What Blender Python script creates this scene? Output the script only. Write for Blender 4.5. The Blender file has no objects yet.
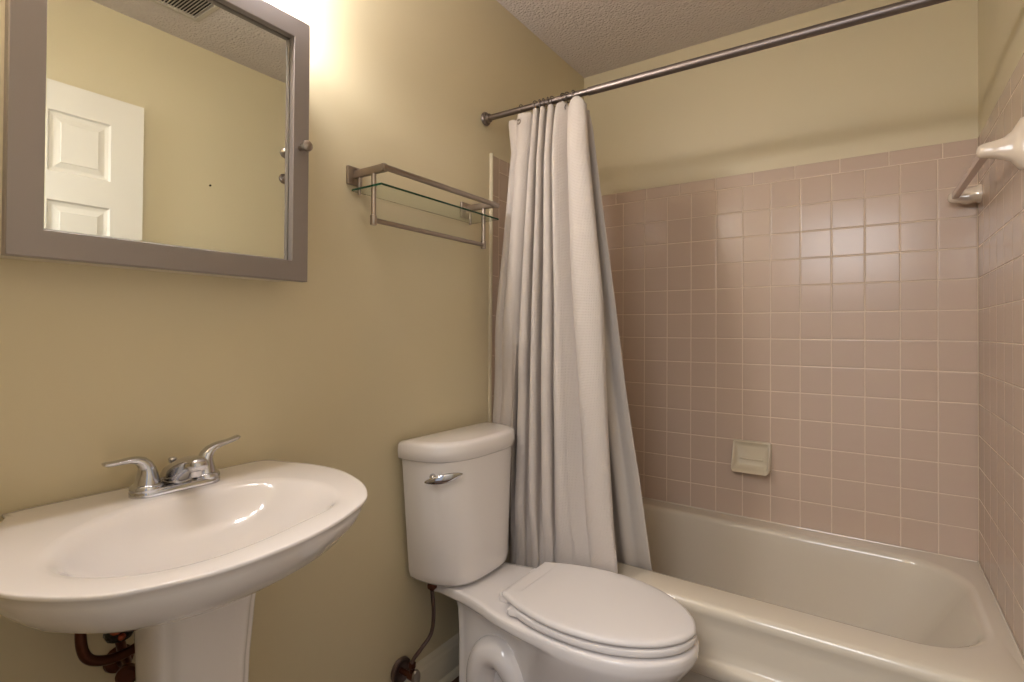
import bpy, bmesh, math, random
from mathutils import Vector, Matrix
random.seed(7)
C = bpy.context.scene.collection
PI = math.pi

# ---------------------------------------------------------------- camera
YAW, PITCH, ROLL, FPX = 0.6023597755367835, 0.01083768260889301, 0.00634002217400293, 525.2184965049826
f_ = Vector((-math.sin(YAW)*math.cos(PITCH), math.cos(YAW)*math.cos(PITCH), math.sin(PITCH)))
r_ = Vector((math.cos(YAW), math.sin(YAW), 0)); u_ = r_.cross(f_)
r2 = r_*math.cos(ROLL)+u_*math.sin(ROLL); u2 = u_*math.cos(ROLL)-r_*math.sin(ROLL)
cd = bpy.data.cameras.new('camera'); cam = bpy.data.objects.new('camera', cd); C.objects.link(cam)
m = Matrix.Identity(4)
for i in range(3):
    m[i][0] = r2[i]; m[i][1] = u2[i]; m[i][2] = -f_[i]
m.translation = Vector((1.22492985, -2.42102168, 1.20493084))
cam.matrix_world = m
cd.sensor_width = 36; cd.lens = FPX/1024*36; cd.clip_start = 0.02; cd.shift_y = -0.0150045
bpy.context.scene.camera = cam

# ---------------------------------------------------------------- world, light, exposure
W = bpy.data.worlds.new('world'); bpy.context.scene.world = W; W.use_nodes = True
W.node_tree.nodes['Background'].inputs[0].default_value = (0.78, 0.82, 0.9, 1)
W.node_tree.nodes['Background'].inputs[1].default_value = 0.55
BULB = 130.0
FILL = 38.0
ld = bpy.data.lights.new('added_fill_light', 'AREA'); ld.shape = 'RECTANGLE'; ld.size = 1.3; ld.size_y = 1.0  # unseen area light added beyond the doorway to fill the room
ld.energy = FILL; ld.color = (0.97, 0.97, 1.0)
lo = bpy.data.objects.new('added_fill_light', ld); C.objects.link(lo)
lo.location = (0.80, -3.35, 2.2)
lo.rotation_euler = (Vector((1.05, -1.0, 0.9))-Vector(lo.location)).to_track_quat('-Z', 'Y').to_euler()
vs = bpy.context.scene.view_settings
vs.view_transform = 'Standard'; vs.look = 'None'; vs.gamma = 1; vs.use_curve_mapping = False
vs.exposure = 0.22

# ---------------------------------------------------------------- materials
def s2l(c):
    return tuple((v/255/12.92 if v/255 <= 0.04045 else ((v/255+0.055)/1.055)**2.4) for v in c)
def mat(name, rgb, rough=0.5, metal=0.0, coat=0.0, spec=0.5, noise=None, bump=None, trans=0, ior=1.45, emit=None):
    """rgb is sRGB 0-255; noise=(scale, amount) varies the colour a little; bump=(kind, scale, strength, distance)"""
    mt = bpy.data.materials.new(name); mt.use_nodes = True
    nt = mt.node_tree; b = nt.nodes['Principled BSDF']
    col = (*s2l(rgb), 1)
    b.inputs['Base Color'].default_value = col
    b.inputs['Roughness'].default_value = rough; b.inputs['Metallic'].default_value = metal
    b.inputs['Coat Weight'].default_value = coat; b.inputs['Coat Roughness'].default_value = 0.06
    b.inputs['Specular IOR Level'].default_value = spec
    b.inputs['Transmission Weight'].default_value = trans; b.inputs['IOR'].default_value = ior
    tc = nt.nodes.new('ShaderNodeTexCoord')
    if noise:
        n = nt.nodes.new('ShaderNodeTexNoise'); n.inputs['Scale'].default_value = noise[0]; n.inputs['Detail'].default_value = 3
        nt.links.new(tc.outputs['Object'], n.inputs['Vector'])
        mx = nt.nodes.new('ShaderNodeMix'); mx.data_type = 'RGBA'
        k = noise[1]
        mx.inputs[6].default_value = (*[v*(1-k) for v in col[:3]], 1); mx.inputs[7].default_value = (*[min(1, v*(1+k)) for v in col[:3]], 1)
        nt.links.new(n.outputs['Fac'], mx.inputs[0]); nt.links.new(mx.outputs[2], b.inputs['Base Color'])
    if bump:
        kind, sc, st, ds = bump
        bp = nt.nodes.new('ShaderNodeBump'); bp.inputs['Strength'].default_value = st; bp.inputs['Distance'].default_value = ds
        if kind == 'noise':
            n = nt.nodes.new('ShaderNodeTexNoise'); n.inputs['Scale'].default_value = sc; n.inputs['Detail'].default_value = 4
            nt.links.new(tc.outputs['Object'], n.inputs['Vector']); src = n.outputs['Fac']
        elif kind == 'pop':
            v = nt.nodes.new('ShaderNodeTexVoronoi'); v.inputs['Scale'].default_value = sc; v.feature = 'SMOOTH_F1'
            n = nt.nodes.new('ShaderNodeTexNoise'); n.inputs['Scale'].default_value = sc*0.7; n.inputs['Detail'].default_value = 5
            nt.links.new(tc.outputs['Object'], v.inputs['Vector']); nt.links.new(tc.outputs['Object'], n.inputs['Vector'])
            a = nt.nodes.new('ShaderNodeMath'); a.operation = 'SUBTRACT'
            nt.links.new(n.outputs['Fac'], a.inputs[0]); nt.links.new(v.outputs['Distance'], a.inputs[1]); src = a.outputs[0]
        elif kind == 'waffle':
            sp = nt.nodes.new('ShaderNodeSeparateXYZ'); nt.links.new(tc.outputs['UV'], sp.inputs[0]); o = []
            for i in (0, 1):
                mm = nt.nodes.new('ShaderNodeMath'); mm.operation = 'MULTIPLY'; mm.inputs[1].default_value = sc*2*PI
                nt.links.new(sp.outputs[i], mm.inputs[0])
                si = nt.nodes.new('ShaderNodeMath'); si.operation = 'SINE'; nt.links.new(mm.outputs[0], si.inputs[0]); o.append(si.outputs[0])
            a = nt.nodes.new('ShaderNodeMath'); a.operation = 'MAXIMUM'; nt.links.new(o[0], a.inputs[0]); nt.links.new(o[1], a.inputs[1]); src = a.outputs[0]
            # the hollows of the weave are a touch greyer yarn
        nt.links.new(src, bp.inputs['Height']); nt.links.new(bp.outputs[0], b.inputs['Normal'])
    if emit:
        b.inputs['Emission Color'].default_value = (*emit[0], 1); b.inputs['Emission Strength'].default_value = emit[1]
    return mt
M = {
 'paint': mat('wall_paint', (212, 199, 166), 0.42, spec=0.8, noise=(1.7, 0.02), bump=('noise', 160, 0.08, 0.002)),
 'ceil': mat('ceiling_texture', (212, 202, 194), 0.9, bump=('pop', 110, 0.9, 0.006)),
 'floor': mat('floor_brown', (92, 66, 46), 0.5, noise=(9, 0.35), bump=('noise', 30, 0.2, 0.002)),
 'grout': mat('grout', (222, 204, 184), 0.8),
 'tile': mat('wall_tile', (200, 178, 160), 0.2, noise=(3.0, 0.03), bump=('noise', 25, 0.06, 0.002)),
 'tub': mat('tub_enamel', (214, 203, 185), 0.16, coat=0.4),
 'white': mat('vitreous_china', (236, 230, 227), 0.12, coat=0.5),
 'seat': mat('seat_plastic', (230, 224, 221), 0.3),
 'trim': mat('trim_paint', (222, 212, 190), 0.4),
 'bead': mat('bead_paint', (204, 190, 160), 0.4),
 'door': mat('door_paint', (226, 220, 208), 0.4),
 'frame': mat('taupe_frame', (142, 133, 130), 0.38, metal=0.3, bump=('noise', 300, 0.05, 0.001)),
 'cabside': mat('cabinet_side', (215, 205, 185), 0.5),
 'mirror': mat('mirror_glass', (235, 238, 232), 0.01, metal=1.0),
 'bevel': mat('mirror_bevel', (245, 245, 245), 0.08, metal=0.9),
 'chrome': mat('chrome', (200, 200, 205), 0.08, metal=1.0),
 'nickel': mat('brushed_nickel', (165, 153, 143), 0.3, metal=1.0),
 'rod': mat('rod_metal', (134, 124, 120), 0.42, metal=1.0),
 'bronze': mat('aged_bronze', (96, 58, 44), 0.3, metal=0.8, noise=(30, 0.3)),
 'hose': mat('braided_hose', (120, 104, 100), 0.35, metal=0.9, bump=('noise', 500, 0.6, 0.001)),
 'black': mat('black_wrap', (26, 22, 20), 0.3, noise=(60, 0.6), bump=('noise', 90, 1, 0.006)),
 'orange': mat('orange_residue', (165, 76, 40), 0.5, noise=(60, 0.5)),
 'curtain': mat('waffle_fabric', (209, 199, 191), 0.9, bump=('waffle', 200, 0.6, 0.0014)),
 'liner': mat('liner_fabric', (200, 190, 180), 0.75, bump=('noise', 40, 0.1, 0.004)),
 'bar': mat('towel_bar_plastic', (214, 194, 184), 0.22),
 'soap': mat('soap_dish_ceramic', (216, 203, 178), 0.15, coat=0.4),
 'post': mat('bracket_ceramic', (222, 206, 186), 0.12, coat=0.5),
 'bulb': mat('bulb_glow', (255, 240, 215), 0.5, emit=((1.0, 0.96, 0.955), BULB)),
 'vent': mat('vent_grille', (190, 180, 165), 0.5),
 'dark': mat('dark_gap', (20, 18, 17), 0.8),
 'brass': mat('screw_metal', (70, 60, 50), 0.4, metal=0.7),
}
gl = mat('shelf_glass', (242, 250, 245), 0.02, trans=1.0, ior=1.3); M['glass'] = gl
ge = mat('glass_edge', (22, 62, 42), 0.08); M['glass_edge'] = ge

# ---------------------------------------------------------------- mesh helpers
ZS = 1.0   # height scale of the fixture being built
def mkobj(name, verts, faces, m, parent=None, smooth=True, sharp=35, uvs=None):
    me = bpy.data.meshes.new(name)
    org = Vector((0, 0, 0))
    if parent is not None: org = Vector(parent_loc(parent))
    me.from_pydata([tuple(Vector((v[0], v[1], v[2]*ZS))-org) for v in verts], [], faces); me.validate(); me.update()
    bm = bmesh.new(); bm.from_mesh(me); bmesh.ops.recalc_face_normals(bm, faces=bm.faces)
    for f in bm.faces: f.smooth = smooth
    if smooth:
        for e in bm.edges:
            if len(e.link_faces) == 2 and e.calc_face_angle(0) > math.radians(sharp): e.smooth = False
    bm.to_mesh(me); bm.free()
    if uvs:
        l = me.uv_layers.new(name='UVMap')
        for lp in me.loops: l.data[lp.index].uv = uvs[lp.vertex_index]
    me.materials.append(m)
    o = bpy.data.objects.new(name, me); C.objects.link(o)
    if parent is not None: o.parent = parent
    return o
def parent_loc(p):
    v = Vector((0, 0, 0))
    while p is not None: v = v+p.location; p = p.parent
    return v
def root(name, loc, label, cat, group=None):
    o = bpy.data.objects.new(name, None); C.objects.link(o); o.location = loc; o.empty_display_size = 0.05
    return tag(o, label, cat, group)
def tag(o, label, cat, group=None):
    o['label'] = label; o['category'] = cat
    if group: o['group'] = group
    return o
def struct(o): o['kind'] = 'structure'; return o
class MB:
    def __init__(s): s.v = []; s.f = []
    def add(s, v, f):
        n = len(s.v); s.v += [tuple(a) for a in v]; s.f += [tuple(i+n for i in q) for q in f]; return s
    def box(s, x0, x1, y0, y1, z0, z1, b=0.0):
        if b <= 0:
            v = [(x, y, z) for x in (x0, x1) for y in (y0, y1) for z in (z0, z1)]
            return s.add(v, [(0, 1, 3, 2), (4, 6, 7, 5), (0, 4, 5, 1), (2, 3, 7, 6), (0, 2, 6, 4), (1, 5, 7, 3)])
        bm = bmesh.new(); bmesh.ops.create_cube(bm, size=1)
        for q in bm.verts: q.co = Vector(((x0+x1)/2+q.co.x*(x1-x0), (y0+y1)/2+q.co.y*(y1-y0), (z0+z1)/2+q.co.z*(z1-z0)))
        bmesh.ops.bevel(bm, geom=bm.edges[:], offset=b, segments=3, affect='EDGES', profile=0.5)
        bm.verts.index_update()
        v = [tuple(q.co) for q in bm.verts]; f = [tuple(q.index for q in fa.verts) for fa in bm.faces]; bm.free()
        return s.add(v, f)
    def loft(s, rings, cap0=True, cap1=True):
        n = len(rings[0]); v = [p for r in rings for p in r]; f = []
        for i in range(len(rings)-1):
            for j in range(n):
                k = (j+1) % n; f.append((i*n+j, i*n+k, (i+1)*n+k, (i+1)*n+j))
        if cap0: f.append(tuple(reversed(range(n))))
        if cap1: f.append(tuple((len(rings)-1)*n+j for j in range(n)))
        return s.add(v, f)
    def tube(s, pts, r, n=14, sub=6, cap=True, sx=1.0):
        P = catmull(pts, sub) if sub > 1 and len(pts) > 2 else [Vector(p) for p in pts]
        m_ = len(P); rings = []; up = None
        for i, p in enumerate(P):
            t = (P[min(i+1, m_-1)]-P[max(i-1, 0)]).normalized()
            if up is None:
                up = t.orthogonal().normalized()
            up = (up-t*up.dot(t)).normalized(); w = t.cross(up)
            if callable(r): rr = r(i/(m_-1))
            else: rr = r
            ra, rb = rr if isinstance(rr, tuple) else (rr, rr)
            rings.append([p+up*math.cos(a)*ra+w*math.sin(a)*rb for a in [2*PI*j/n for j in range(n)]])
        return s.loft(rings, cap, cap)
    def lathe(s, prof, o, axis='z', n=32):
        """prof: list of (radius, height) along axis from point o"""
        o = Vector(o); A = {'x': Vector((1, 0, 0)), 'y': Vector((0, 1, 0)), 'z': Vector((0, 0, 1))}.get(axis, axis)
        if not isinstance(axis, str): A = Vector(axis).normalized()
        U = A.orthogonal().normalized(); V = A.cross(U)
        rings = [[o+A*h+(U*math.cos(2*PI*j/n)+V*math.sin(2*PI*j/n))*max(r, 1e-5) for j in range(n)] for r, h in prof]
        return s.loft(rings)
    def torus(s, o, axis, R, r, n=28, k=10):
        o = Vector(o); A = Vector(axis).normalized(); U = A.orthogonal().normalized(); V = A.cross(U); v = []; f = []
        for i in range(n):
            a = 2*PI*i/n; d = U*math.cos(a)+V*math.sin(a)
            for j in range(k):
                b = 2*PI*j/k; v.append(o+d*(R+r*math.cos(b))+A*r*math.sin(b))
        for i in range(n):
            for j in range(k):
                f.append((i*k+j, ((i+1) % n)*k+j, ((i+1) % n)*k+(j+1) % k, i*k+(j+1) % k))
        return s.add(v, f)
    def build(s, name, m_, parent=None, smooth=True, sharp=35): return mkobj(name, s.v, s.f, m_, parent, smooth, sharp)
def catmull(pts, sub, closed=False):
    P = [Vector(p) for p in pts]; n = len(P); out = []
    rng = n if closed else n-1
    for i in range(rng):
        if closed: a, b, c, d = P[(i-1) % n], P[i], P[(i+1) % n], P[(i+2) % n]
        else: a, b, c, d = P[max(i-1, 0)], P[i], P[i+1], P[min(i+2, n-1)]
        for k in range(sub):
            t = k/sub; out.append(0.5*((2*b)+(c-a)*t+(2*a-5*b+4*c-d)*t*t+(3*b-a-3*c+d)*t**3))
    if not closed: out.append(P[-1])
    return out
def lerp(a, b, t): return a+(b-a)*t
def interp(tab, x):
    if x <= tab[0][0]: return tab[0][1]
    for (a, va), (b, vb) in zip(tab, tab[1:]):
        if x <= b: return va+(vb-va)*(x-a)/(b-a)
    return tab[-1][1]
def sstep(t): t = max(0, min(1, t)); return t*t*(3-2*t)

# ================================================================ ROOM
RW = 1.528; H = 2.511; FY = -2.40; RIM = 0.418; P = 0.109; TOP = RIM+13*P+0.056
def slab(name, b, m_): return struct(MB().box(*b).build(name, m_, smooth=False))
slab('floor', (-0.1, RW+0.1, FY-1.9, 0.1, -0.06, 0.0), M['floor'])
slab('ceiling', (-0.1, RW+0.1, FY-0.12, 0.107, H, H+0.08), M['ceil'])
slab('wall_left', (-0.1, 0.0, FY-0.12, 0.1, 0.0, H), M['paint'])
slab('wall_right', (RW, RW+0.1, FY-0.12, 0.1, 0.0, H), M['paint'])
slab('wall_back', (0.0, RW, 0.002, 0.102, 0.0, H), M['paint'])
mb = MB(); mb.box(0.0, 0.70, FY-0.12, FY, 0, H); mb.box(0.70, 1.495, FY-0.12, FY, 2.13, H); mb.box(1.495, RW, FY-0.12, -2.215, 0, H)
struct(mb.build('wall_front', M['paint'], smooth=False))
mb = MB()
for x0, x1, z0, z1 in ((0.63, 0.70, 0, 2.20), (0.70, 1.494, 2.13, 2.20)):
    mb.box(x0, x1, FY, FY+0.015, z0, z1, 0.004)
struct(mb.build('trim_1', M['trim']))
# floor joints are in the floor's own brown tile squares
nt = M['floor'].node_tree
bk = nt.nodes.new('ShaderNodeTexBrick'); bk.offset = 0.5; bk.inputs['Scale'].default_value = 1
bk.inputs['Brick Width'].default_value = 0.305; bk.inputs['Row Height'].default_value = 0.305; bk.inputs['Mortar Size'].default_value = 0.003
bk.inputs['Color1'].default_value = (*s2l((98, 70, 50)), 1); bk.inputs['Color2'].default_value = (*s2l((78, 55, 40)), 1); bk.inputs['Mortar'].default_value = (*s2l((120, 100, 82)), 1)
tcn = [n for n in nt.nodes if n.type == 'TEX_COORD'][0]; nt.links.new(tcn.outputs['Object'], bk.inputs['Vector'])
nt.links.new(bk.outputs['Color'], nt.nodes['Principled BSDF'].inputs['Base Color'])

# baseboard on the left wall: board with moulded top and quarter round at the floor
prof = [(0, 0), (0.030, 0), (0.029, 0.008), (0.025, 0.015), (0.018, 0.020), (0.015, 0.022), (0.015, 0.082), (0.013, 0.086), (0.0135, 0.092),
        (0.011, 0.098), (0.008, 0.103), (0.0085, 0.110), (0.004, 0.121), (0, 0.124)]
mb = MB(); mb.loft([[(x, y, z) for x, z in prof] for y in (FY, -0.862)])
struct(mb.build('baseboard_left', M['trim'], sharp=50))

# ---------------------------------------------------------------- wall tiles (real raised tiles over a grout bed)
def tiles(name, to3, rects, G=0.0016, H0=0.0018):
    """to3(u, v, d) -> world, d is distance out of the wall; the tile face is at d = 0, the grout at d = -H0+..."""
    mb = MB()
    for (u0, u1, v0, v1, rnd) in rects:
        tu, tv = random.uniform(-.004, .004), random.uniform(-.004, .004); cu, cv = (u0+u1)/2, (v0+v1)/2
        L = [(G, -H0), (G+0.0001, -0.0010), (G+0.0010, -0.0003), (G+0.0030, 0.0)]
        rings = []
        for ins, d in L:
            rings.append([(u, v) for u, v in ((u0+ins, v0+ins), (u1-ins, v0+ins), (u1-ins, v1-ins), (u0+ins, v1-ins))])
        R3 = []
        for (ins, d), rg in zip(L, rings):
            R3.append([to3(u, v, d+(u-cu)*tu*0.4+(v-cv)*tv*0.4) for u, v in rg])
        mb.loft(R3, cap0=False)
    o = mb.build(name, M['tile'], smooth=True, sharp=3); return struct(o)
def grout(name, to3, u0, u1, v0, v1, d0, d1):
    mb = MB(); v = [to3(u, v_, d) for d in (d0, d1) for u, v_ in ((u0, v0), (u1, v0), (u1, v1), (u0, v1))]
    mb.add(v, [(0, 1, 2, 3), (4, 7, 6, 5), (0, 4, 5, 1), (1, 5, 6, 2), (2, 6, 7, 3), (3, 7, 4, 0)])
    return struct(mb.build(name, M['grout'], smooth=False))
XR = 1.526
back = lambda u, v, d: (XR-u, -d, v)              # u from the right corner
left = lambda u, v, d: (0.004+d, -u, v)           # u from the back corner
right = lambda u, v, d: (XR-d, -u, v)
rects = [(c*P, min((c+1)*P, XR-0.004), RIM+r*P, RIM+(r+1)*P, 0) for c in range(14) for r in range(13)]
TT = 0.1565; u = 0.095-TT; 
while u < XR-0.004:
    a, b = max(u, 0), min(u+TT, XR-0.004)
    rects.append((a, b, TOP-0.056, TOP, 1)); u += TT
tiles('trim_2', back, rects); grout('trim_3', back, 0, XR-0.004, RIM-0.02, TOP-0.002, -0.0019, -0.0011)
def side(to3, n1, n2, edge):
    rs = []
    u = 0; ue = edge-0.05
    while u < ue-0.002:
        a, b = u, min(u+P, ue)
        for r in range(13): rs.append((a, b, RIM+r*P, RIM+(r+1)*P, 0))
        u += P
    u = 0.06-TT
    while u < ue-0.002:
        rs.append((max(u, 0), min(u+TT, ue), TOP-0.056, TOP, 1)); u += TT
    v = TOP
    while v > RIM+0.01:
        rs.append((ue, edge, max(v-TT, RIM), v, 1)); v -= TT
    tiles(n1, to3, rs); grout(n2, to3, 0, edge-0.002, RIM-0.02, TOP-0.002, -0.0019, -0.0011)
side(left, 'trim_4', 'trim_5', 0.792)
side(right, 'trim_6', 'trim_7', 0.80)
# cream painted bullnose bead down the open edge of the left tiles
mb = MB(); mb.tube([(0.004, -0.794, RIM), (0.004, -0.794, 1.2), (0.004, -0.794, TOP+0.004)], (0.008, 0.004), n=10, sub=1)
struct(mb.build('trim_8', M['bead']))

# ================================================================ BATHTUB
def rrect(x0, x1, y0, y1, rad, n=12):
    """rounded rectangle, corner radii (bl, br, tr, tl), always the same count of points"""
    out = []
    for (cx, cy, a0, r) in ((x0, y0, PI, rad[0]), (x1, y0, 1.5*PI, rad[1]), (x1, y1, 0, rad[2]), (x0, y1, 0.5*PI, rad[3])):
        ox = cx+(r if cx == x0 else -r); oy = cy+(r if cy == y0 else -r)
        for k in range(n+1):
            a = a0+0.5*PI*k/n; out.append((ox+r*math.cos(a), oy+r*math.sin(a)))
    return out
TL, TR, TF, TB = 0.004, 1.526, -0.840, -0.001
tub = root('bathtub', (0.767, -0.43, 0), 'beige enamel bathtub set between the pink tiled walls', 'bathtub')
mb = MB()
def tr(x0, x1, y0, y1, rad, z): return [(x, y, z) for x, y in rrect(x0, x1, y0, y1, rad)]
s4 = (0.004,)*4
rings = []
# apron from the floor upward (outer skin), recessed between the lip and the foot moulding
for dy, z in ((0.036, 0.0), (0.036, 0.185), (0.030, 0.205), (-0.006, 0.214), (-0.013, 0.220), (-0.014, 0.246), (-0.010, 0.256), (0.000, 0.262), (0.006, 0.270), (0.0075, 0.30), (0.0075, 0.35), (0.006, 0.372), (0.002, 0.384), (0.0, 0.394), (0.002, 0.405), (0.008, 0.4135), (0.018, 0.418)):
    rings.append(tr(TL, TR, TF+dy, TB, s4, z))
# inner edge roll and basin
for ins, z, rr in ((-0.016, 0.4185, .19), (-0.006, 0.417, .185), (0.003, 0.411, .18), (0.008, 0.397, .175), (0.014, 0.35, .17), (0.025, 0.26, .16), (0.040, 0.16, .15), (0.058, 0.105, .13), (0.085, 0.078, .11), (0.12, 0.066, .09), (0.2, 0.06, .06)):
    ex = interp([(0.06, 0.36), (0.105, 0.17), (0.16, 0.12), (0.26, 0.07), (0.4, 0.012), (0.44, 0)], z)  # the right end leans back
    rings.append(tr(0.095+ins, 1.480-ins-ex, -0.715+ins, -0.090-ins, (rr,)*4, z))
mb.loft(rings, cap0=False)
mb.build('tub_basin', M['tub'], tub, sharp=80)
MB().lathe([(0.0, 0.001), (0.028, 0.001), (0.03, 0.003), (0.024, 0.005), (0.004, 0.004), (0.0, 0.004)], (0.36, -0.41, 0.060)).build('drain', M['chrome'], tub)
# wall-end caulk: lighter bead where tub meets the tiles belongs to the tub
mb = MB(); mb.tube([(0.012, -0.003, RIM+0.001), (0.7, -0.003, RIM+0.001), (XR-0.004, -0.003, RIM-0.001)], 0.0035, n=8, sub=1)
mb.tube([(XR-0.003, -0.004, RIM+0.001), (XR-0.003, -0.4, RIM+0.001), (XR-0.003, -0.85, RIM-0.001)], 0.0035, n=8, sub=1)
mb.build('caulk', M['tub'], tub)

# ================================================================ CURTAIN ROD, RINGS, CURTAIN, LINER
RY, RZ = -0.833, 2.007
rod = root('curtain_rod', (0.0, RY, RZ), 'brushed metal shower curtain rod spanning above the bathtub', 'curtain rod')
RZ = 2.016
def rz(x): return 2.016-0.010*x
RD = (1, 0, -0.010)
mb = MB(); mb.lathe([(0.0110, 0), (0.0110, 0.50)], (0.002, RY, RZ), RD, 24); mb.build('inner_tube', M['rod'], rod)
mb = MB(); mb.lathe([(0.0112, 0), (0.0135, 0.003), (0.0135, RW-0.44-0.002)], (0.436, RY, rz(.436)), RD, 24); mb.build('outer_tube', M['rod'], rod)
fl = [(0.0, 0.0), (0.024, 0.0), (0.026, 0.004), (0.024, 0.010), (0.017, 0.014), (0.0165, 0.024), (0.012, 0.027), (0.0, 0.027)]
MB().lathe(fl, (0.001, RY, RZ), 'x').build('end_flange', M['rod'], rod)
MB().lathe(fl, (RW-0.001, RY, rz(RW)), (-1, 0, 0)).build('end_flange', M['rod'], rod)

# fold boundaries read as (height, x) tables; each lobe bulges toward the room between two boundaries
ZT = [1.975, 1.85, 1.32, 0.85, 0.46, 0.12]
BX = {'L': [.122, .141, .093, .062, .045, .04], 'B1': [.222, .221, .193, .174, .161, .155], 'B2': [.255, .253, .243, .237, .233, .23],
      'B3': [.283, .281, .280, .281, .282, .283], 'B4': [.318, .317, .335, .343, .345, .347], 'B5': [.372, .374, .407, .449, .471, .48],
      'R': [.436, .447, .509, .536, .562, .575]}
KEYS = ['L', 'B1', 'B2', 'B3', 'B4', 'B5', 'R']
def bx(k, z):
    t = list(zip(reversed(ZT), reversed(BX[k]))); return interp(t, z)
def curtain():
    nl = 20; zs = []; nz = 150
    verts = []; uvs = []; faces = []; cols = None
    for iz in range(nz+1):
        z_ = 1.994+(0.10-1.994)*iz/nz; row = []
        for i in range(6):
            for k in range(nl):
                t = k/nl
                pj = 1-sstep((t-0.78)/0.22) if i == 0 else 0.0
                z = 1.994+(lerp(0.10, 0.425, pj)-1.994)*iz/nz
                x0, x1 = bx(KEYS[i], z), bx(KEYS[i+1], z); w = x1-x0
                amp = interp([(0.1, 0.006), (0.44, 0.0075), (0.56, 0.020), (0.75, 0.030), (1.0, 0.035), (1.8, 0.032), (1.95, 0.022), (1.99, 0.016)], z)
                yb = interp([(0.1, -0.8640), (0.42, -0.8590), (0.50, -0.862), (0.6, -0.868), (1.0, -0.864), (1.8, -0.846), (1.99, -0.838)], z)
                # lobe: fat rounded front, tucked back at its left end so that the next fold overlaps it
                if i in (0,):   # the first wide flap: shallow S with a secondary pleat
                    yy = -amp*(0.35+0.35*math.sin(PI*t)+0.35*math.sin(PI*max(0, (t-0.35)/0.65))) + amp*0.5*math.exp(-((t-0.33)/0.07)**2)
                elif i == 4:    # broad hollow fold
                    yy = -amp*(1.15*math.sin(PI*min(1, t*1.5+0.12))**0.8 if t < 0.55 else interp([(0.55, 1.1), (0.75, 0.25), (1.0, -0.35)], t))
                elif i == 5:
                    yy = -amp*(1.3*math.sin(PI*min(0.98, t*0.8+0.12))**0.7)
                else:
                    yy = amp*1.05*math.cos(2*PI*t)
                xx = x0+w*t+(w*0.13*math.sin(4*PI*t) if i in (1, 2, 3) else -0.003*math.sin(2*PI*t))
                # pinch between the rings near the hem
                ph = pj*sstep((1.27-z)/0.30)
                if i == 1: ph = 0.62*(1-0.8*t)*sstep((1.15-z)/0.20)*sstep((z-0.55)/0.2)
                yc_ = yb+yy+0.0015*math.sin(9*z+i*2.1+t*3)
                row.append((xx-0.034*ph, lerp(yc_, -0.803+yy*0.45, ph), z))
        xe = bx('R', z); row.append((xe, yb-amp*0.3, z)); row.append((xe-0.012, yb+amp*0.5, z)); row.append((xe-0.03, yb+amp*0.55, z))
        n = len(row); verts += row
    # top hem scalloped: rises at each ring, dips between
    for j in range(n):
        t = (j % nl)/nl
        for iz in range(0, 6):
            x, y, z = verts[iz*n+j]; k = (1-iz/6)
            drop = 0.028*(1-abs(math.sin(PI*t)))*k if j < nl*6 else 0.028*k
            if j < nl: drop = 0.016*k*(1 if t < 0.45 else 0.25)
            verts[iz*n+j] = (x, y, z-drop)
    # uv by true arc length across at mid height
    arc = [0.0]; mid = nz//2
    for j in range(1, n): arc.append(arc[-1]+(Vector(verts[mid*n+j])-Vector(verts[mid*n+j-1])).length)
    for iz in range(nz+1):
        for j in range(n): uvs.append((arc[j], iz*1.885/nz))
    for iz in range(nz):
        for j in range(n-1): faces.append((iz*n+j, iz*n+j+1, (iz+1)*n+j+1, (iz+1)*n+j))
    return verts, faces, uvs
cr = root('shower_curtain', (0.3, RY, 0.1), 'white waffle weave shower curtain bunched at the left end of the rod', 'curtain')
v, f, uv = curtain()
o = mkobj('curtain_panel', v, f, M['curtain'], cr, sharp=75, uvs=uv)
sm = o.modifiers.new('thickness', 'SOLIDIFY'); sm.thickness = 0.0018; sm.offset = 0
# grommets: small dark eyelet seen on the first flap
MB().torus((0.176, -0.862, 1.958), (0.25, 1, 0), 0.0085, 0.0018).build('grommet', M['nickel'], cr)

def liner():
    nz = 110; nx = 90; verts = []; faces = []; uvs = []
    for iz in range(nz+1):
        z = 1.965+(0.20-1.965)*iz/nz
        x0 = interp([(0.17, .21), (0.5, .19), (1.9, .17)], z)
        x1 = interp([(0.17, .625), (0.47, .612), (0.733, .584), (0.993, .548), (1.32, .512), (1.583, .478), (1.9, .438), (1.96, .425)], z)
        yb = interp([(0.17, -0.610), (0.35, -0.670), (0.42, -0.700), (0.47, -0.714), (0.8, -0.745), (1.3, -0.776), (1.7, -0.792), (1.96, -0.800)], z)
        amp = interp([(0.17, 0.014), (0.45, 0.009), (1.0, 0.014), (1.96, 0.006)], z)
        for j in range(nx+1):
            t = j/nx
            tt = t**0.8
            x = x0+(x1-x0)*t
            y = yb+amp*math.sin(2*PI*4.2*tt+1.6)*0.8+amp*0.35*math.sin(2*PI*9.3*tt)
            if t > 0.86: y = lerp(y, yb+0.004-amp*0.5, sstep((t-0.86)/0.1))
            verts.append((x, y, z)); uvs.append((t*0.8, z))
    n = nx+1
    for iz in range(nz):
        for j in range(nx): faces.append((iz*n+j, iz*n+j+1, (iz+1)*n+j+1, (iz+1)*n+j))
    return verts, faces, uvs
v, f, uv = liner()
o = mkobj('shower_liner', v, f, M['liner'], None, sharp=75, uvs=uv)
tag(o, 'plain smooth white liner hanging into the bathtub behind the waffle curtain', 'curtain liner')
sm = o.modifiers.new('thickness', 'SOLIDIFY'); sm.thickness = 0.0012; sm.offset = 0

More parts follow.
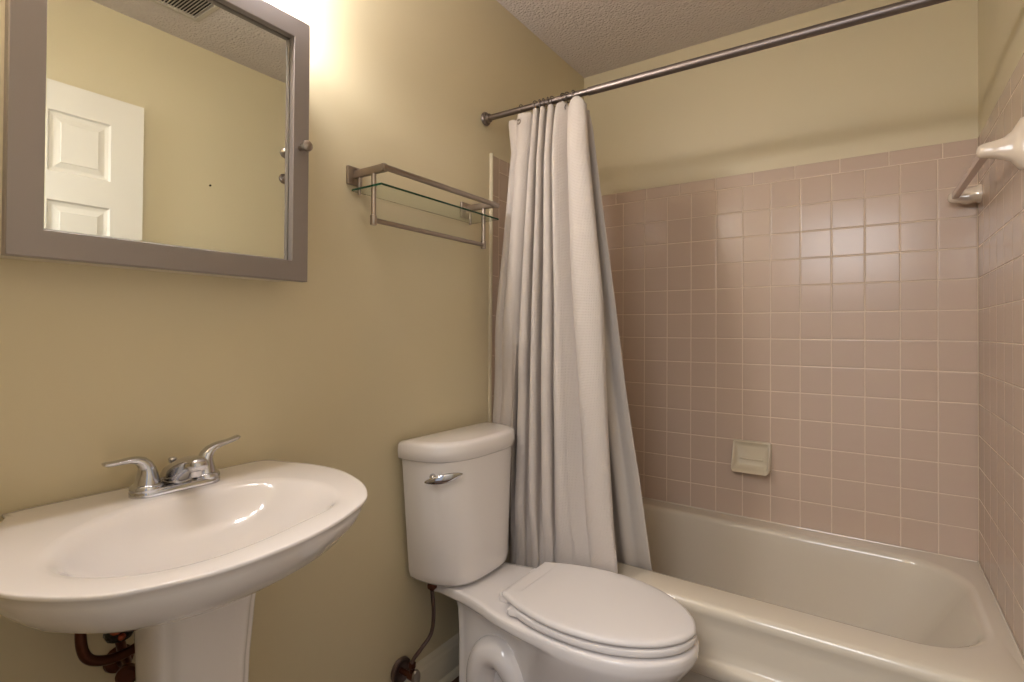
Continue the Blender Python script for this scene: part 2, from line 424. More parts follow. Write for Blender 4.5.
# hook rings over the rod, one at each gather
RZ = 2.016
ring_x = [(0.172, 0.0117), (0.232, 0.0117), (0.250, 0.0117), (0.266, 0.0117), (0.284, 0.0117), (0.302, 0.0117), (0.345, 0.0117), (0.362, 0.0117), (0.385, 0.0117)]
ring0 = None
where = ['at the left end, set apart from the rest', 'second from the left, right of the wide gap', 'third from the left, over a narrow pleat', 'fourth from the left, over a narrow pleat',
         'fifth from the left, middle of the row', 'sixth from the left in the row', 'third from the right end', 'second from the right end', 'at the right end, over the widest fold']
for (x, r), w_ in zip(ring_x, where):
    if ring0 is None:
        RZ = rz(x); rr = root('curtain_ring', (x, RY, RZ), 'x', 'curtain ring', 'metal curtain rings on the rod')
        mb = MB(); mb.torus((x, RY, RZ-0.0025), (1, 0, 0.12), 0.0185, 0.0020)
        mb.build('hoop', M['rod'], rr)
        mb = MB(); mb.tube([(x, RY-0.004, RZ-0.021), (x, RY-0.012, RZ-0.030), (x, RY-0.018, RZ-0.042), (x, RY-0.010, RZ-0.050), (x, RY-0.003, RZ-0.044)], 0.0014, n=8)
        mb.build('hook', M['rod'], rr)
        ring0 = rr; src = list(rr.children)
    else:
        rr = ring0.copy(); C.objects.link(rr); rr.location = (x, RY, rz(x))
        for ch in src:
            c = ch.copy(); C.objects.link(c); c.parent = rr
        rr.rotation_euler = (0, 0, random.uniform(-.25, .25))
    rr['label'] = 'metal curtain ring '+w_

# ================================================================ SOAP DISH on the back tiles
sd = root('soap_dish', (0.80, 0, 0.69), 'cream ceramic soap dish set into the back wall tiles', 'soap dish')
sx0, sx1, sz0, sz1 = 0.727, 0.875, 0.622, 0.745
mb = MB()
n_ = 10
def sd_ring(ix, iz0, iz1, d):   # rounded frame rectangle out of the wall
    return [(x, -d, z) for x, z in rrect(sx0+ix, sx1-ix, sz0+iz0, sz1-iz1, (0.014, 0.014, 0.010, 0.010), 6)]
# depth leans out toward the bottom: like a pocket whose lower lip sticks out
def lean(r, k): return [(x, y-k*(1-(z-sz0)/(sz1-sz0))**1.5, z) for x, y, z in r]
rings = [sd_ring(-0.002, -0.002, -0.002, -0.001), lean(sd_ring(-0.001, 0.004, 0, 0.006), 0.034), lean(sd_ring(0.0, 0.0, 0.0, 0.012), 0.052), lean(sd_ring(0.002, 0.001, 0.001, 0.014), 0.055),
         lean(sd_ring(0.007, 0.006, 0.006, 0.0135), 0.052), lean(sd_ring(0.010, 0.011, 0.009, 0.009), 0.030), lean(sd_ring(0.014, 0.020, 0.016, 0.004), 0.008), lean(sd_ring(0.022, 0.028, 0.024, 0.003), 0.004)]
mb.loft(rings, cap0=True); mb.build('dish_body', M['soap'], sd, sharp=70)
mb = MB(); mb.tube([(0.755, -0.014, 0.672), (0.80, -0.015, 0.671), (0.845, -0.014, 0.672)], 0.0035, n=10, sub=2); mb.build('ridge', M['soap'], sd)

# ================================================================ TOWEL BAR on the right tiles
tb = root('towel_bar', (XR, -0.34, 1.69), 'ceramic bracket towel bar on the right tiled wall with a square bar', 'towel bar')
BXX, BZ = 1.459, 1.682
mb = MB(); mb.loft([[(BXX+dx, y, z+dz) for dx, dz in ((-.0095, -.008), (-.008, -.0095), (.008, -.0095), (.0095, -.008), (.0095, .008), (.008, .0095), (-.008, .0095), (-.0095, .008))] for y, z in ((-0.652, BZ-.018), (-0.062, BZ))])
mb.build('bar', M['bar'], tb)
def bracket(yc, BZ, k=1.0, name='bracket'):
    mb = MB(); rings = []
    for x, hy, hz, dz in ((XR, .030, .064*k, 0.006), (XR-.006, .029, .062*k, 0.006), (XR-.012, .026, .052*k, .005), (XR-.022, .022, .036*max(k, .75), .003), (XR-.036, .0195, .0265, 0), (XR-.055, .0185, .0205, 0.001), (XR-.070, .0175, .018, .001), (XR-.079, .0155, .0155, .001), (XR-.084, .011, .011, .001), (XR-.086, .005, .005, .001)):
        rings.append([(x, yc+hy*c_, BZ+dz+hz*s_) for c_, s_ in [(math.copysign(abs(math.cos(a))**0.7, math.cos(a)), math.copysign(abs(math.sin(a))**0.7, math.sin(a))) for a in [2*PI*k/28 for k in range(28)]]])
    mb.loft(rings); mb.build(name, M['post'], tb, sharp=70)
bracket(-0.668, BZ-.018); bracket(-0.052, BZ-.004, 0.5)

# ================================================================ GLASS SHELF WITH TOWEL RAIL on the left wall
sh = root('glass_shelf', (0.0, -1.195, 1.645), 'brushed nickel wall shelf with a glass pane and a towel rail', 'wall shelf')
AY = (-1.446, -0.950)
for y in AY:
    MB().box(0.0005, 0.010, y-0.026, y+0.026, 1.618, 1.670, 0.0025).build('wall_plate', M['nickel'], sh)
    mb = MB(); mb.box(0.009, 0.136, y-0.0065, y+0.0065, 1.637, 1.659, 0.002); mb.build('arm', M['nickel'], sh)
    MB().lathe([(0.0, 0), (0.0045, 0), (0.0045, 0.052), (0.0, 0.052)], (0.028, y, 1.588), 'z', 18).build('rear_post', M['nickel'], sh)
    mb = MB(); mb.lathe([(0.0, 0), (0.0085, 0.0), (0.0095, 0.003), (0.0095, 0.026), (0.007, 0.029), (0.007, 0.142), (0.0, 0.142)], (0.088, y, 1.496), 'z', 20)
    mb.lathe([(0.0085, 0), (0.0085, 0.006)], (0.088, y, 1.590), 'z', 18)
    mb.build('front_post', M['nickel'], sh)
mb = MB(); mb.lathe([(0.0, 0), (0.0085, 0), (0.0085, 0.530), (0.0, 0.530)], (0.134, AY[0]-0.012, 1.648), 'y', 20); mb.build('front_rail', M['nickel'], sh)
mb = MB(); mb.lathe([(0.0072, 0), (0.0072, AY[1]-AY[0])], (0.088, AY[0], 1.510), 'y', 20); mb.build('towel_rail', M['nickel'], sh)
g = MB().box(0.012, 0.135, AY[0]-0.015, AY[1]+0.028, 1.5975, 1.6035, 0.0008).build('glass_pane', M['glass'], sh, smooth=False)
g.data.materials.append(M['glass_edge'])
for p_ in g.data.polygons:
    if abs(p_.normal.z) < 0.5: p_.material_index = 1

# ================================================================ MIRROR CABINET
mc = root('medicine_cabinet', (0.0, -1.93, 1.63), 'mirrored medicine cabinet with a wide taupe frame on the wall above the sink', 'cabinet')
MB().box(0.001, 0.088, -2.252, -1.671, 1.324, 1.933, 0.002).build('cabinet_body', M['cabside'], mc)
fy0, fy1, fz0, fz1 = -2.196, -1.665, 1.320, 1.937; iw = 0.046
fx0, fx1 = 0.089, 0.112
dr = root_part = bpy.data.objects.new('door', None); C.objects.link(dr); dr.parent = mc; dr.location = Vector((0.09, 0.5*(fy0+fy1), 1.63))-mc.location
mb = MB()
o4 = [(fy0, fz0), (fy1, fz0), (fy1, fz1), (fy0, fz1)]
def rect_ring(ins, x): return [(x, fy0+ins, fz0+ins), (x, fy1-ins*.89, fz0+ins), (x, fy1-ins*.89, fz1-ins), (x, fy0+ins, fz1-ins)]
mb.loft([rect_ring(0.0, fx0), rect_ring(0.0, fx1-0.0015), rect_ring(0.0015, fx1), rect_ring(iw-0.001, fx1), rect_ring(iw, fx1-0.001), rect_ring(iw, 0.0945)], cap0=True, cap1=False)
mb.build('door_frame', M['frame'], dr, sharp=20)
mb = MB(); mb.loft([rect_ring(iw-0.003, 0.0900), rect_ring(iw-0.003, 0.0930), rect_ring(iw+0.005, 0.0945)], cap0=True, cap1=True)
mb.build('mirror_pane', M['mirror'], dr, smooth=False)
mb = MB(); mb.lathe([(0.0, 0), (0.0065, 0), (0.006, 0.004), (0.0048, 0.012), (0.0105, 0.018), (0.0130, 0.024), (0.0125, 0.030), (0.008, 0.0335), (0.0, 0.0345)], (fx1, -1.688, 1.634), 'x', 28)
mb.build('knob', M['nickel'], dr)

# ================================================================ VANITY LIGHT above the cabinet
vl = root('vanity_light', (0.0, -1.93, 2.14), 'nickel vanity light bar with three globe bulbs above the mirror cabinet', 'lamp')
MB().box(0.001, 0.030, -2.12, -1.74, 1.998, 2.085, 0.006).build('back_plate', M['nickel'], vl)
for y in (-1.735, -1.93, -2.125):
    MB().lathe([(0.0, 0), (0.026, 0), (0.028, 0.010), (0.022, 0.030), (0.018, 0.046), (0.0, 0.046)], (0.030, y, 2.045), 'x').build('socket', M['nickel'], vl)
    MB().lathe([(0.0, -0.040)]+[(0.040*math.sin(a), -0.040*math.cos(a)) for a in [PI*k/14 for k in range(1, 14)]]+[(0.0, 0.040)], (0.110, y, 2.045), 'x', 28).build('bulb', M['bulb'], vl)

# ================================================================ PEDESTAL SINK
ZS = 0.9935
sk = root('pedestal_sink', (0.25, -1.95, 0), 'white oval pedestal sink standing against the wall below the mirror', 'sink')
SZ = 0.897
outl = [(0.008, -1.711), (0.065, -1.688), (0.146, -1.665), (0.241, -1.662), (0.348, -1.694), (0.420, -1.739), (0.459, -1.786), (0.497, -1.866), (0.517, -1.937), (0.524, -2.001), (0.523, -2.054), (0.512, -2.105), (0.485, -2.168), (0.457, -2.199), (0.421, -2.225), (0.372, -2.248), (0.295, -2.262), (0.205, -2.253), (0.125, -2.220), (0.065, -2.188), (0.028, -2.172), (0.008, -2.166), (0.004, -2.05), (0.004, -1.93), (0.004, -1.81)]
inl = [(0.144, -1.859), (0.165, -1.806), (0.192, -1.776), (0.233, -1.756), (0.285, -1.747), (0.340, -1.757), (0.397, -1.785), (0.430, -1.829), (0.451, -1.906), (0.466, -1.966), (0.473, -2.029), (0.468, -2.078), (0.452, -2.122), (0.424, -2.157), (0.390, -2.183), (0.350, -2.197), (0.300, -2.194), (0.241, -2.165), (0.189, -2.117), (0.156, -2.061), (0.140, -1.997), (0.136, -1.929)]
NS = 120; SC = (0.30, -1.965)
def polar(pts, c, n=NS):
    P_ = catmull([(x, y, 0) for x, y in pts], 12, True); out = []
    for k in range(n):
        a = 2*PI*k/n; d = Vector((math.cos(a), math.sin(a))); best = None
        for i in range(len(P_)):
            p, q = P_[i], P_[(i+1) % len(P_)]; e = Vector((q.x-p.x, q.y-p.y)); w = Vector((p.x-c[0], p.y-c[1]))
            den = d.x*e.y-d.y*e.x
            if abs(den) < 1e-12: continue
            t = (w.x*e.y-w.y*e.x)/den; s = (w.x*d.y-w.y*d.x)/den
            if t > 0 and -1e-6 <= s <= 1+1e-6 and (best is None or t > best): best = t
        out.append((c[0]+d.x*best, c[1]+d.y*best))
    return out
SO = polar(outl, SC); SI = polar(inl, SC)
def sc_(ring, c, k, z): return [(c[0]+(x-c[0])*k, c[1]+(y-c[1])*k, z) for x, y in ring]
def scy(ring, c, kx, ky, z): return [(max(0.002, c[0]+(x-c[0])*kx), c[1]+(y-c[1])*ky, z) for x, y in ring]
rings = []
UC = (0.14, -1.95)
for kx, ky, z in ((0.36, 0.28, 0.782), (0.50, 0.44, 0.784), (0.66, 0.63, 0.792), (0.80, 0.785, 0.808), (0.89, 0.88, 0.829), (0.95, 0.945, 0.855), (0.980, 0.977, 0.877), (0.990, 0.989, 0.8885), (0.999, 0.999, 0.8912), (1.0, 1.0, 0.8940), (0.998, 0.998, 0.8960), (0.993, 0.993, SZ-0.0005)):
    rings.append(scy(SO, UC, kx, ky, z))
rings.append([(lerp(a[0], b[0], .10), lerp(a[1], b[1], .10), SZ) for a, b in zip(SO, SI)])
rings.append([(lerp(a[0], b[0], .72), lerp(a[1], b[1], .72), SZ-0.001) for a, b in zip(SO, SI)])
rings.append([(lerp(a[0], b[0], .90), lerp(a[1], b[1], .90), SZ-0.0018) for a, b in zip(SO, SI)])
for k, z in ((0.99, 0.8942), (0.965, 0.8918), (0.935, 0.8875), (0.895, 0.879), (0.84, 0.866), (0.76, 0.850), (0.66, 0.836), (0.54, 0.824), (0.40, 0.814), (0.22, 0.807), (0.07, 0.804)):
    rings.append(sc_(SI, SC, k, z))
MB().loft(rings).build('basin', M['white'], sk, sharp=60)
MB().lathe([(0.0, 0), (0.022, 0.0), (0.024, 0.002), (0.016, 0.004), (0.0, 0.005)], (SC[0], SC[1], 0.8045)).build('drain', M['chrome'], sk)
# pedestal: tall column, slightly hollow-sided with a flared foot
def pedring(k, z, hw, xf):
    pts = []
    for j in range(64):
        a = 2*PI*j/64; c_, s_ = math.cos(a), math.sin(a)
        px = 0.5*(xf-0.135); x = 0.135+px+px*math.copysign(abs(c_)**0.62, c_); y = -1.951+hw*math.copysign(abs(s_)**0.7, s_)
        if c_ > 0.15:   # shallow facets each side of the front
            x -= 0.006*math.exp(-((abs(s_)-0.70)/0.10)**2)
        pts.append((x, y, z))
    return pts
rings = [pedring(1, z, hw, xf) for z, hw, xf in ((0, .135, .33), (0.02, .135, .33), (0.05, .122, .315), (0.12, .100, .290), (0.25, .090, .275), (0.45, .082, .268), (0.60, .085, .275), (0.70, .090, .285), (0.792, .102, .30))]
MB().loft(rings).build('pedestal', M['white'], sk, sharp=60)

# ---- faucet (stands on the sink)
fc = root('faucet', (0.078, -1.945, SZ), 'chrome two handle faucet standing on the back ledge of the sink', 'faucet')
FZ = SZ
fcx, fcy = 0.086, -1.935
def stad(hx, hl, z, n=16):  # stadium along y
    out = []
    for k in range(n+1): a = PI*k/n; out.append((fcx+hx*math.cos(a), fcy+hl+hx*math.sin(a), z))
    for k in range(n+1): a = PI+PI*k/n; out.append((fcx+hx*math.cos(a), fcy-hl+hx*math.sin(a), z))
    return out
bp_ = MB(); bp_.loft([stad(.029, .052, FZ-0.001), stad(.029, .052, FZ+.007), stad(.0275, .052, FZ+.011), stad(.024, .052, FZ+.013)])
for sgn in (-1, 1):
    bp_.lathe([(.0285, 0), (.0285, .014), (.0275, .019), (.0245, .022), (0.0, .023)], (fcx, fcy+sgn*.052, FZ-.001))
bp_.build('base_plate', M['chrome'], fc, sharp=50)
for sgn in (-1, 1):
    hy = fcy+sgn*0.052
    hd = MB(); up = (0.010 if sgn > 0 else 0.0)
    # one sweep: wide bell foot curling over into a flat lever that points outwards
    secs = [((0, 0, .021), .0215, .0215, 0), ((0, 0, .027), .0200, .0205, 0), ((0, sgn*.000, .037), .0175, .0185, 5), ((0, sgn*.001, .047), .0150, .0165, 14), ((0, sgn*.004, .056), .0125, .0150, 32), ((0, sgn*.010, .0635), .0100, .0140, 52), ((0, sgn*.019, .0680+up*.1), .0075, .0125, 74),
            ((0, sgn*.030, .0695+up*.3), .0062, .0118, 88-up*1500*.6), ((0, sgn*.042, .0690+up*.55), .0052, .0112, 92-up*2500*.6), ((0, sgn*.054, .0685+up*.85), .0048, .0114, 92-up*2500*.6), ((0, sgn*.064, .0690+up*1.1), .0046, .0116, 86-up*1500*.6), ((0, sgn*.0695, .0700+up*1.25), .0030, .0100, 84-up*1500*.6), ((0, sgn*.0705, .0702+up*1.27), .0008, .0060, 84-up*1500*.6)]
    rings = []
    for (dx, dy, dz), a_r, b_r, ang in secs:
        an = math.radians(ang); ny, nz_ = math.cos(an), -math.sin(an)   # in-plane normal of the section (profile direction)
        rings.append([(fcx+b_r*math.sin(2*PI*k/24), hy+dy+sgn*a_r*math.cos(2*PI*k/24)*ny, FZ+dz+a_r*math.cos(2*PI*k/24)*nz_) for k in range(24)])
    hd.loft(rings); hd.build('handle', M['chrome'], fc, sharp=60)
sp = MB(); rings = []
for x, z0, z1, hy in ((0.056, .011, .016, .016), (0.060, .010, .030, .022), (0.078, .010, .046, .0250), (0.098, .010, .056, .0240), (0.116, .013, .064, .0220), (0.134, .026, .069, .0200), (0.152, .037, .0715, .0185), (0.168, .044, .0715, .0170), (0.179, .047, .069, .0150), (0.184, .051, .063, .010)):
    rings.append([(x, fcy+hy*math.copysign(abs(math.cos(a))**.6, math.cos(a)), FZ+(z0+z1)/2+(z1-z0)/2*math.copysign(abs(math.sin(a))**.75, math.sin(a))) for a in [2*PI*k/28 for k in range(28)]])
sp.loft(rings)
sp.lathe([(0.0, 0), (0.0095, 0), (0.0105, .003), (0.0105, .012), (0.0, .012)], (0.164, fcy, FZ+.035))
sp.build('spout', M['chrome'], fc, sharp=50)
MB().lathe([(0.0, 0), (0.0025, 0), (0.0025, .024), (0.0065, .027), (0.0085, .034), (0.006, .037), (0.0, .0375)], (0.052, fcy+.006, FZ+.017), 'z', 18).build('lift_rod', M['chrome'], fc)

# ---- drain pipes under the basin
tp = root('drain_trap', (0.12, -2.04, 0.68), 'brown metal drain trap behind the sink pedestal', 'drain pipe')
mb = MB(); mb.tube([(0.10, -2.091, 0.765), (0.10, -2.090, 0.72), (0.10, -2.089, 0.665), (0.10, -2.078, 0.634), (0.10, -2.050, 0.619), (0.10, -2.015, 0.618), (0.10, -1.98, 0.63)], 0.0085, n=16); mb.build('trap_bend', M['bronze'], tp)
sv = root('sink_shutoff', (0.11, -2.03, 0.66), 'dark grimy shutoff connection with orange residue beside the sink pedestal', 'valve')
mb = MB(); mb.lathe([(0.0, 0), (0.020, 0), (0.024, .008), (0.023, .022), (0.025, .030), (0.024, .048), (0.021, .056), (0.024, .064), (0.022, .13), (0.0, .13)], (0.078, -2.026, 0.640), 'z', 12); mb.build('wrapped_joint', M['black'], sv)
mb = MB(); mb.lathe([(0.0, 0), (0.008, 0.001), (0.0105, .006), (0.009, .014), (0.004, .017), (0, .018)], (0.098, -2.034, 0.668), (0.7, -0.6, 0.2), 10)
mb.lathe([(0.0, 0), (0.005, 0.001), (0.006, .006), (0.004, .011), (0, .012)], (0.102, -2.028, 0.652), (0.7, -0.6, 0.1), 8); mb.build('residue', M['orange'], sv)
mb = MB(); mb.tube([(0.075, -2.026, 0.645), (0.070, -2.018, 0.61), (0.055, -2.005, 0.575), (0.03, -2.0, 0.56), (0.001, -2.0, 0.56)], 0.008, n=12); mb.lathe([(0, 0), (0.026, 0), (0.024, .006), (0.012, .012), (0, .012)], (0.001, -2.00, 0.56), 'x'); mb.build('supply_pipe', M['bronze'], sv)
mb = MB(); mb.lathe([(0.0, 0), (0.014, 0), (0.018, .004), (0.018, .014), (0.013, .018), (0, .018)], (0.075, -2.010, 0.567), (0.8, -0.4, 0)); mb.build('valve_handle', M['bronze'], sv)

ZS = 1.0
# ================================================================ TOILET
ZS = 0.985
TY = -1.065
TT_ = -1.0575
tl = root('toilet', (0.40, TY, 0), 'white two piece toilet with its lid closed between sink and bathtub', 'toilet')
def dring(xb, D, hw, z, n=3.0, N=64, rb=0.012):
    out = []
    for k in range(N+1):
        a = -PI/2+PI*k/N; s, c_ = math.sin(a), math.cos(a)
        out.append((xb+D*abs(c_)**(2/n), TT_+hw*math.copysign(abs(s)**(2/n), s), z))
    # flat back with softened corners
    out[0] = (xb+rb*.2, TT_-hw+rb*.15, z); out[-1] = (xb+rb*.2, TT_+hw-rb*.15, z)
    for k in range(1, 8): out.append((xb, TT_+(hw-rb)*(1-2*k/8)*1.0, z))
    return out
tk = MB()
tk.loft([dring(.030, .165, .160, .430), dring(.026, .182, .170, .433), dring(.024, .190, .177, .442), dring(.022, .193, .182, .462), dring(.022, .190, .199, .65), dring(.022, .188, .2145, .82), dring(.022, .188, .2145, .838)])
tk.build('tank', M['white'], tl, sharp=60)
ld_ = MB()
ld_.loft([dring(.018, .194, .222, .823), dring(.017, .199, .226, .827), dring(.017, .202, .2285, .852), dring(.017, .200, .227, .867), dring(.019, .196, .224, .8745), dring(.024, .187, .217, .8785), dring(.04, .15, .19, .881)])
ld_.build('tank_lid', M['white'], tl, sharp=60)
# flush lever
lv = MB()
a_, b_ = Vector((.140, -1.292, .774)), Vector((.216, -1.210, .793))
rings = []
dv = (b_-a_); dn_ = Vector((dv.y, -dv.x, 0)).normalized()*-1
if dn_.x < 0: dn_ = -dn_
for k in range(17):
    t = k/16; c_ = a_+dv*t+dn_*(.006+.010*math.sin(PI*t)); h = .0012+.0135*math.sin(PI*min(1, t*.97+.02))**.8; w_ = .0012+.0038*math.sin(PI*t)**.5
    rings.append([c_+Vector((0, 0, h*math.sin(q)))+dn_*w_*math.cos(q) for q in [2*PI*i_/14 for i_ in range(14)]])
lv.loft(rings)
lv.lathe([(0.0, 0), (.010, 0), (.010, .012), (.007, .018), (0, .019)], (.136, -1.252, .779), (.75, -.62, 0))
lv.build('flush_lever', M['chrome'], tl, sharp=60)
# bowl
hwt = [(0.045, .105), (0.10, .118), (0.20, .130), (0.28, .147), (0.36, .170), (0.45, .183), (0.55, .188), (0.64, .184), (0.73, .163), (0.79, .127), (0.836, .080), (0.856, .035)]
def egg(tab, tip, kx=1, ky=1, x0=0, z=0, N=14):
    pts = [(x, w) for x, w in tab]
    side1 = [(x0+(x-x0)*kx, TY-w*ky, 0) for x, w in pts]; side2 = [(x0+(x-x0)*kx, TY+w*ky, 0) for x, w in reversed(pts)]
    return [(p.x, p.y, z) for p in catmull(side1+[(x0+(tip-x0)*kx, TY, 0)]+side2, 4, True)]
def blend(r1, r2, t, z): return [(lerp(a[0], b[0], t), lerp(a[1], b[1], t), z) for a, b in zip(r1, r2)]
top = egg(hwt, .861)
body = egg([(0.150, .068), (0.175, .080), (0.21, .085), (0.26, .085), (0.33, .088), (0.41, .095), (0.49, .108), (0.56, .115), (0.62, .112), (0.67, .095), (0.70, .062), (0.712, .03)], .716)
foot = egg([(0.165, .090), (0.19, .104), (0.22, .110), (0.26, .110), (0.33, .110), (0.41, .112), (0.49, .120), (0.56, .124), (0.61, .118), (0.65, .098), (0.68, .066), (0.69, .03)], .694)
bw = MB()
c0 = (.46, TY)
def sc2(r, k, z): return [(c0[0]+(x-c0[0])*k, c0[1]+(y-c0[1])*k, z) for x, y, _ in r]
def blx(tr_, tf_, z):
    out = []
    for a, b in zip(body, top):
        k = sstep((b[0]-.36)/.20); t = lerp(tr_, tf_, k); out.append((lerp(a[0], b[0], t), lerp(a[1], b[1], t), z))
    return out
rings = [sc2(foot, 1.03, 0), sc2(foot, 1.02, .03), blend(foot, body, .6, .055), blend(foot, body, 1.0, .10), blx(.0, .10, .17), blx(.0, .30, .24), blx(.02, .56, .30), blx(.05, .80, .345), blx(.12, .93, .372), blx(.20, .965, .381), blx(.93, .990, .389), sc2(top, .997, .394), sc2(top, 1.0, .400), sc2(top, 1.0, .411), sc2(top, .995, .4175), sc2(top, .982, .4200), sc2(top, .90, .4205)]
bw.loft(rings); bw.build('bowl', M['white'], tl, sharp=60)
# raised tank pad of the bowl
bw = MB(); bw.loft([dring(.05, .14, .12, .415), dring(.05, .14, .118, .430)]); bw.build('tank_pad', M['white'], tl)
# trapway bulging on each side
for sg in (-1, 1):
    tw = MB(); y = TY+sg*.082
    tw.tube([(.42, y-sg*.03, .04), (.395, y-sg*.012, .15), (.372, y, .215), (.325, y+sg*.006, .262), (.275, y+sg*.006, .245), (.250, y+sg*.004, .185), (.255, y, .10), (.28, y, .01)], lambda t: lerp(.042, .050, t), n=24, sub=10)
    tw.build('trapway', M['white'], tl)
# seat and lid
sw = [(0.385, .136), (0.42, .156), (0.48, .175), (0.56, .183), (0.64, .178), (0.72, .156), (0.79, .115), (0.832, .070), (0.850, .032)]
lw = [(0.3435, .100), (0.3445, .118), (0.372, .133), (0.42, .154), (0.49, .173), (0.57, .181), (0.65, .174), (0.73, .148), (0.795, .108), (0.835, .062), (0.850, .030)]
S_ = egg(sw, .856); L_ = egg(lw, .857)
cs = (.60, TY)
def sc3(r, k, z): return [(cs[0]+(x-cs[0])*k, cs[1]+(y-cs[1])*k, z) for x, y, _ in r]
MB().loft([sc3(S_, .94, .4285), sc3(S_, .992, .4288), sc3(S_, 1.0, .4305), sc3(S_, 1.003, .434), sc3(S_, 1.0, .4425), sc3(S_, .994, .4450), sc3(S_, .96, .4455)]).build('seat', M['seat'], tl, sharp=60)
MB().loft([sc3(L_, .94, .4510), sc3(L_, .993, .4513), sc3(L_, .999, .4530), sc3(L_, .999, .4570), sc3(L_, .993, .4620), sc3(L_, .975, .4655), sc3(L_, .94, .4670), sc3(L_, .8, .4680)]).build('seat_lid', M['seat'], tl, sharp=60)
for sg in (-1, 1):
    MB().box(.318, .362, TY+sg*.080-.020, TY+sg*.080+.020, .419, .446, .006).build('hinge', M['seat'], tl)

# supply line and stop valve on the wall
ZS = 1.0
ws = root('toilet_supply', (0.0, -1.262, 0.16), 'dark braided water line and round stop valve on the wall left of the toilet', 'valve')
VY, VZ = -1.250, 0.142
MB().lathe([(0.0, 0), (0.038, 0), (0.040, .004), (0.038, .012), (0.034, .014), (0.030, .010), (0.020, .006), (0.010, .006), (0.0, .006)], (0.001, VY, VZ), 'x').build('escutcheon', M['hose'], ws)
mb = MB(); mb.lathe([(0.0, 0), (0.009, 0), (0.009, .038), (0.013, .040), (0.013, .060), (0, .061)], (0.005, VY, VZ), 'x', 20)
mb.lathe([(0.0, 0), (0.0085, 0), (0.0085, .022), (0.011, .024), (0.011, .036), (0, .036)], (0.055, VY, VZ+.004), 'z', 12); mb.build('valve_body', M['bronze'], ws)
mb = MB(); mb.loft([[(0.066+dx, VY+.016*k*math.cos(a), VZ+.026*k*math.sin(a)) for a in [2*PI*j/28 for j in range(28)]] for dx, k in ((0, .8), (.002, .97), (.007, 1), (.010, .92), (.011, .5))]); mb.build('valve_handle', M['nickel'], ws)
mb = MB(); mb.tube([(0.055, VY, VZ+.038), (0.056, VY+.004, 0.192), (0.072, -1.228, 0.222), (0.088, -1.202, 0.262), (0.096, -1.200, 0.325), (0.096, -1.208, 0.398)], 0.0062, n=14); mb.build('hose', M['hose'], ws)
MB().lathe([(0.0, 0), (0.009, 0), (0.010, .004), (0.015, .006), (0.016, .014), (0.014, .020), (0, .020)], (0.096, -1.208, 0.4025), 'z', 12).build('coupling_nut', M['bronze'], ws)

# ================================================================ DOOR LEAF (seen in the mirror), opened flat to the right wall
DX0, DX1, DY0, DY1, DZ1 = 1.452, 1.487, -2.215, -1.503, 2.120
dn = bpy.data.objects.new('door_1', None); C.objects.link(dn); dn.location = (1.47, -2.20, 0); struct(dn)
panels = []
st = 0.112; mid = 0.10
pw = ((DY1-DY0)-2*st-mid)/2
cols = [(DY0+st, DY0+st+pw), (DY1-st-pw, DY1-st)]
rows = [(0.22, 0.82), (0.98, 1.680), (1.785, 2.012)]
mb = MB()
ys = sorted({DY0, DY1, *[v for c in cols for v in c]}); zs = sorted({0.008, DZ1, *[v for r in rows for v in r]})
# door core as a closed slab, its room face cut into stiles and rails around sunk, raised-field panels
mb.box(DX0+0.012, DX1, DY0, DY1, 0.008, DZ1)
for i in range(len(ys)-1):
    for j in range(len(zs)-1):
        y0, y1, z0, z1 = ys[i], ys[i+1], zs[j], zs[j+1]
        if any(abs(y0-c[0]) < 1e-6 and abs(y1-c[1]) < 1e-6 for c in cols) and any(abs(z0-r[0]) < 1e-6 and abs(z1-r[1]) < 1e-6 for r in rows):
            def pr_(ins, x): return [(x, y0+ins, z0+ins), (x, y1-ins, z0+ins), (x, y1-ins, z1-ins), (x, y0+ins, z1-ins)]
            mb.loft([pr_(0, DX0), pr_(0.006, DX0+.008), pr_(0.012, DX0+.0095), pr_(0.016, DX0+.0105), pr_(0.020, DX0+.0105), pr_(0.038, DX0+.0055), pr_(0.040, DX0+.0030), pr_(0.043, DX0+.003)], cap0=False)
        else:
            mb.box(DX0, DX0+0.0125, y0, y1, z0, z1)
mb.build('door_leaf', M['door'], dn, smooth=False)
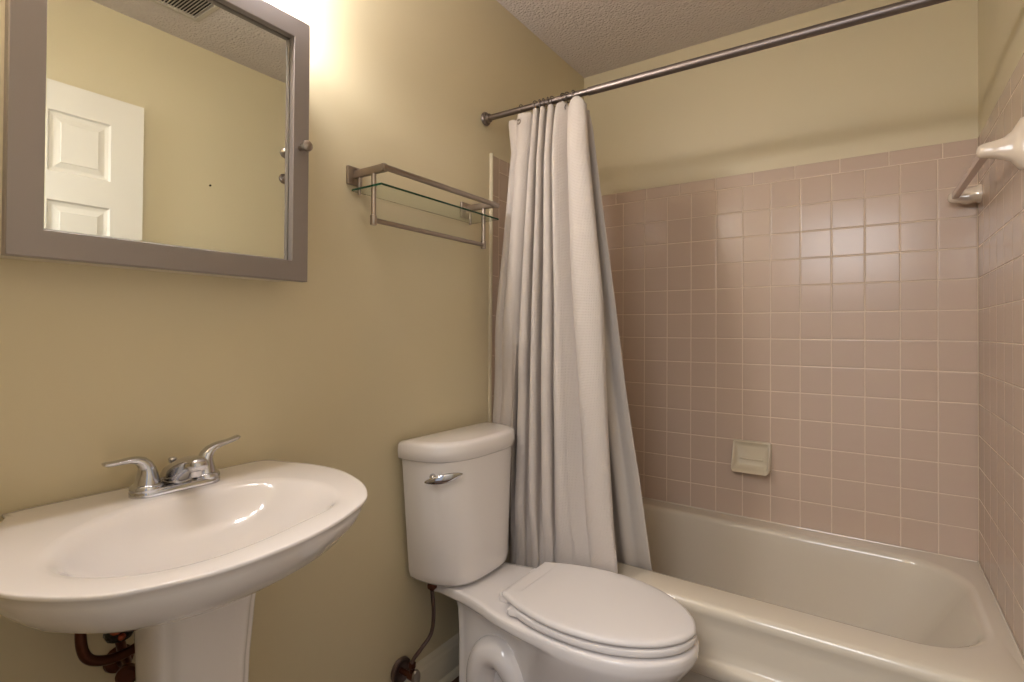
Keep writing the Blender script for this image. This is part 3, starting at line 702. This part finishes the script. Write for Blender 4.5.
mb = MB(); mb.lathe([(0, 0), (.032, 0), (.031, .005), (.013, .009), (.011, .030), (.024, .036), (.027, .048), (.022, .058), (0, .061)], (DX0, DY1-.065, 0.93), (-1, 0, 0)); mb.build('door_handle', M['nickel'], dn)
for z in (0.25, 1.05, 1.90):
    mb = MB(); mb.lathe([(0, 0), (.006, 0), (.006, .09), (0, .09)], (DX1-.004, DY0-.007, z), 'z', 14); mb.build('door_hinge', M['nickel'], dn)

# small screw left in the right wall (seen in the mirror)
ws_ = root('wall_screw', (RW, -1.203, 1.879), 'small dark screw left in the bare right wall', 'screw')
MB().lathe([(0, 0), (.0022, 0), (.0022, .012), (.0050, .012), (.0045, .0145), (0, .015)], (RW, -1.203, 1.879), (-1, -.2, -.1), 12).build('screw_head', M['brass'], ws_)

# ================================================================ CEILING VENT (seen in the mirror)
cv = root('ceiling_vent', (1.22, -1.49, H), 'white louvred exhaust vent in the ceiling near the door', 'vent')
vx0, vx1, vy0, vy1 = 1.01, 1.315, -1.665, -1.356
mb = MB()
def vr(i, z): return [(vx0+i, vy0+i, z), (vx1-i, vy0+i, z), (vx1-i, vy1-i, z), (vx0+i, vy1-i, z)]
mb.loft([vr(0, H-.0005), vr(0, H-.006), vr(.006, H-.012), vr(.024, H-.014), vr(.026, H-.012), vr(.026, H-.001)], cap0=False, cap1=True)
mb.build('vent_frame', M['vent'], cv, smooth=False)
MB().box(vx0+.026, vx1-.026, vy0+.026, vy1-.026, H-.003, H-.0012).build('vent_opening', M['dark'], cv)
n = 22
for k in range(n):
    y = vy0+.034+(vy1-vy0-.068)*k/(n-1)
    mb = MB(); mb.add([(x, y+dy, H+dz) for x in (vx0+.026, vx1-.026) for dy, dz in ((-.0050, -.0125), (-.0035, -.0135), (.0045, -.0065), (.0030, -.0055))], [(0, 1, 2, 3), (4, 7, 6, 5), (0, 4, 5, 1), (1, 5, 6, 2), (2, 6, 7, 3), (3, 7, 4, 0)])
    mb.build('slat', M['vent'], cv, smooth=False)
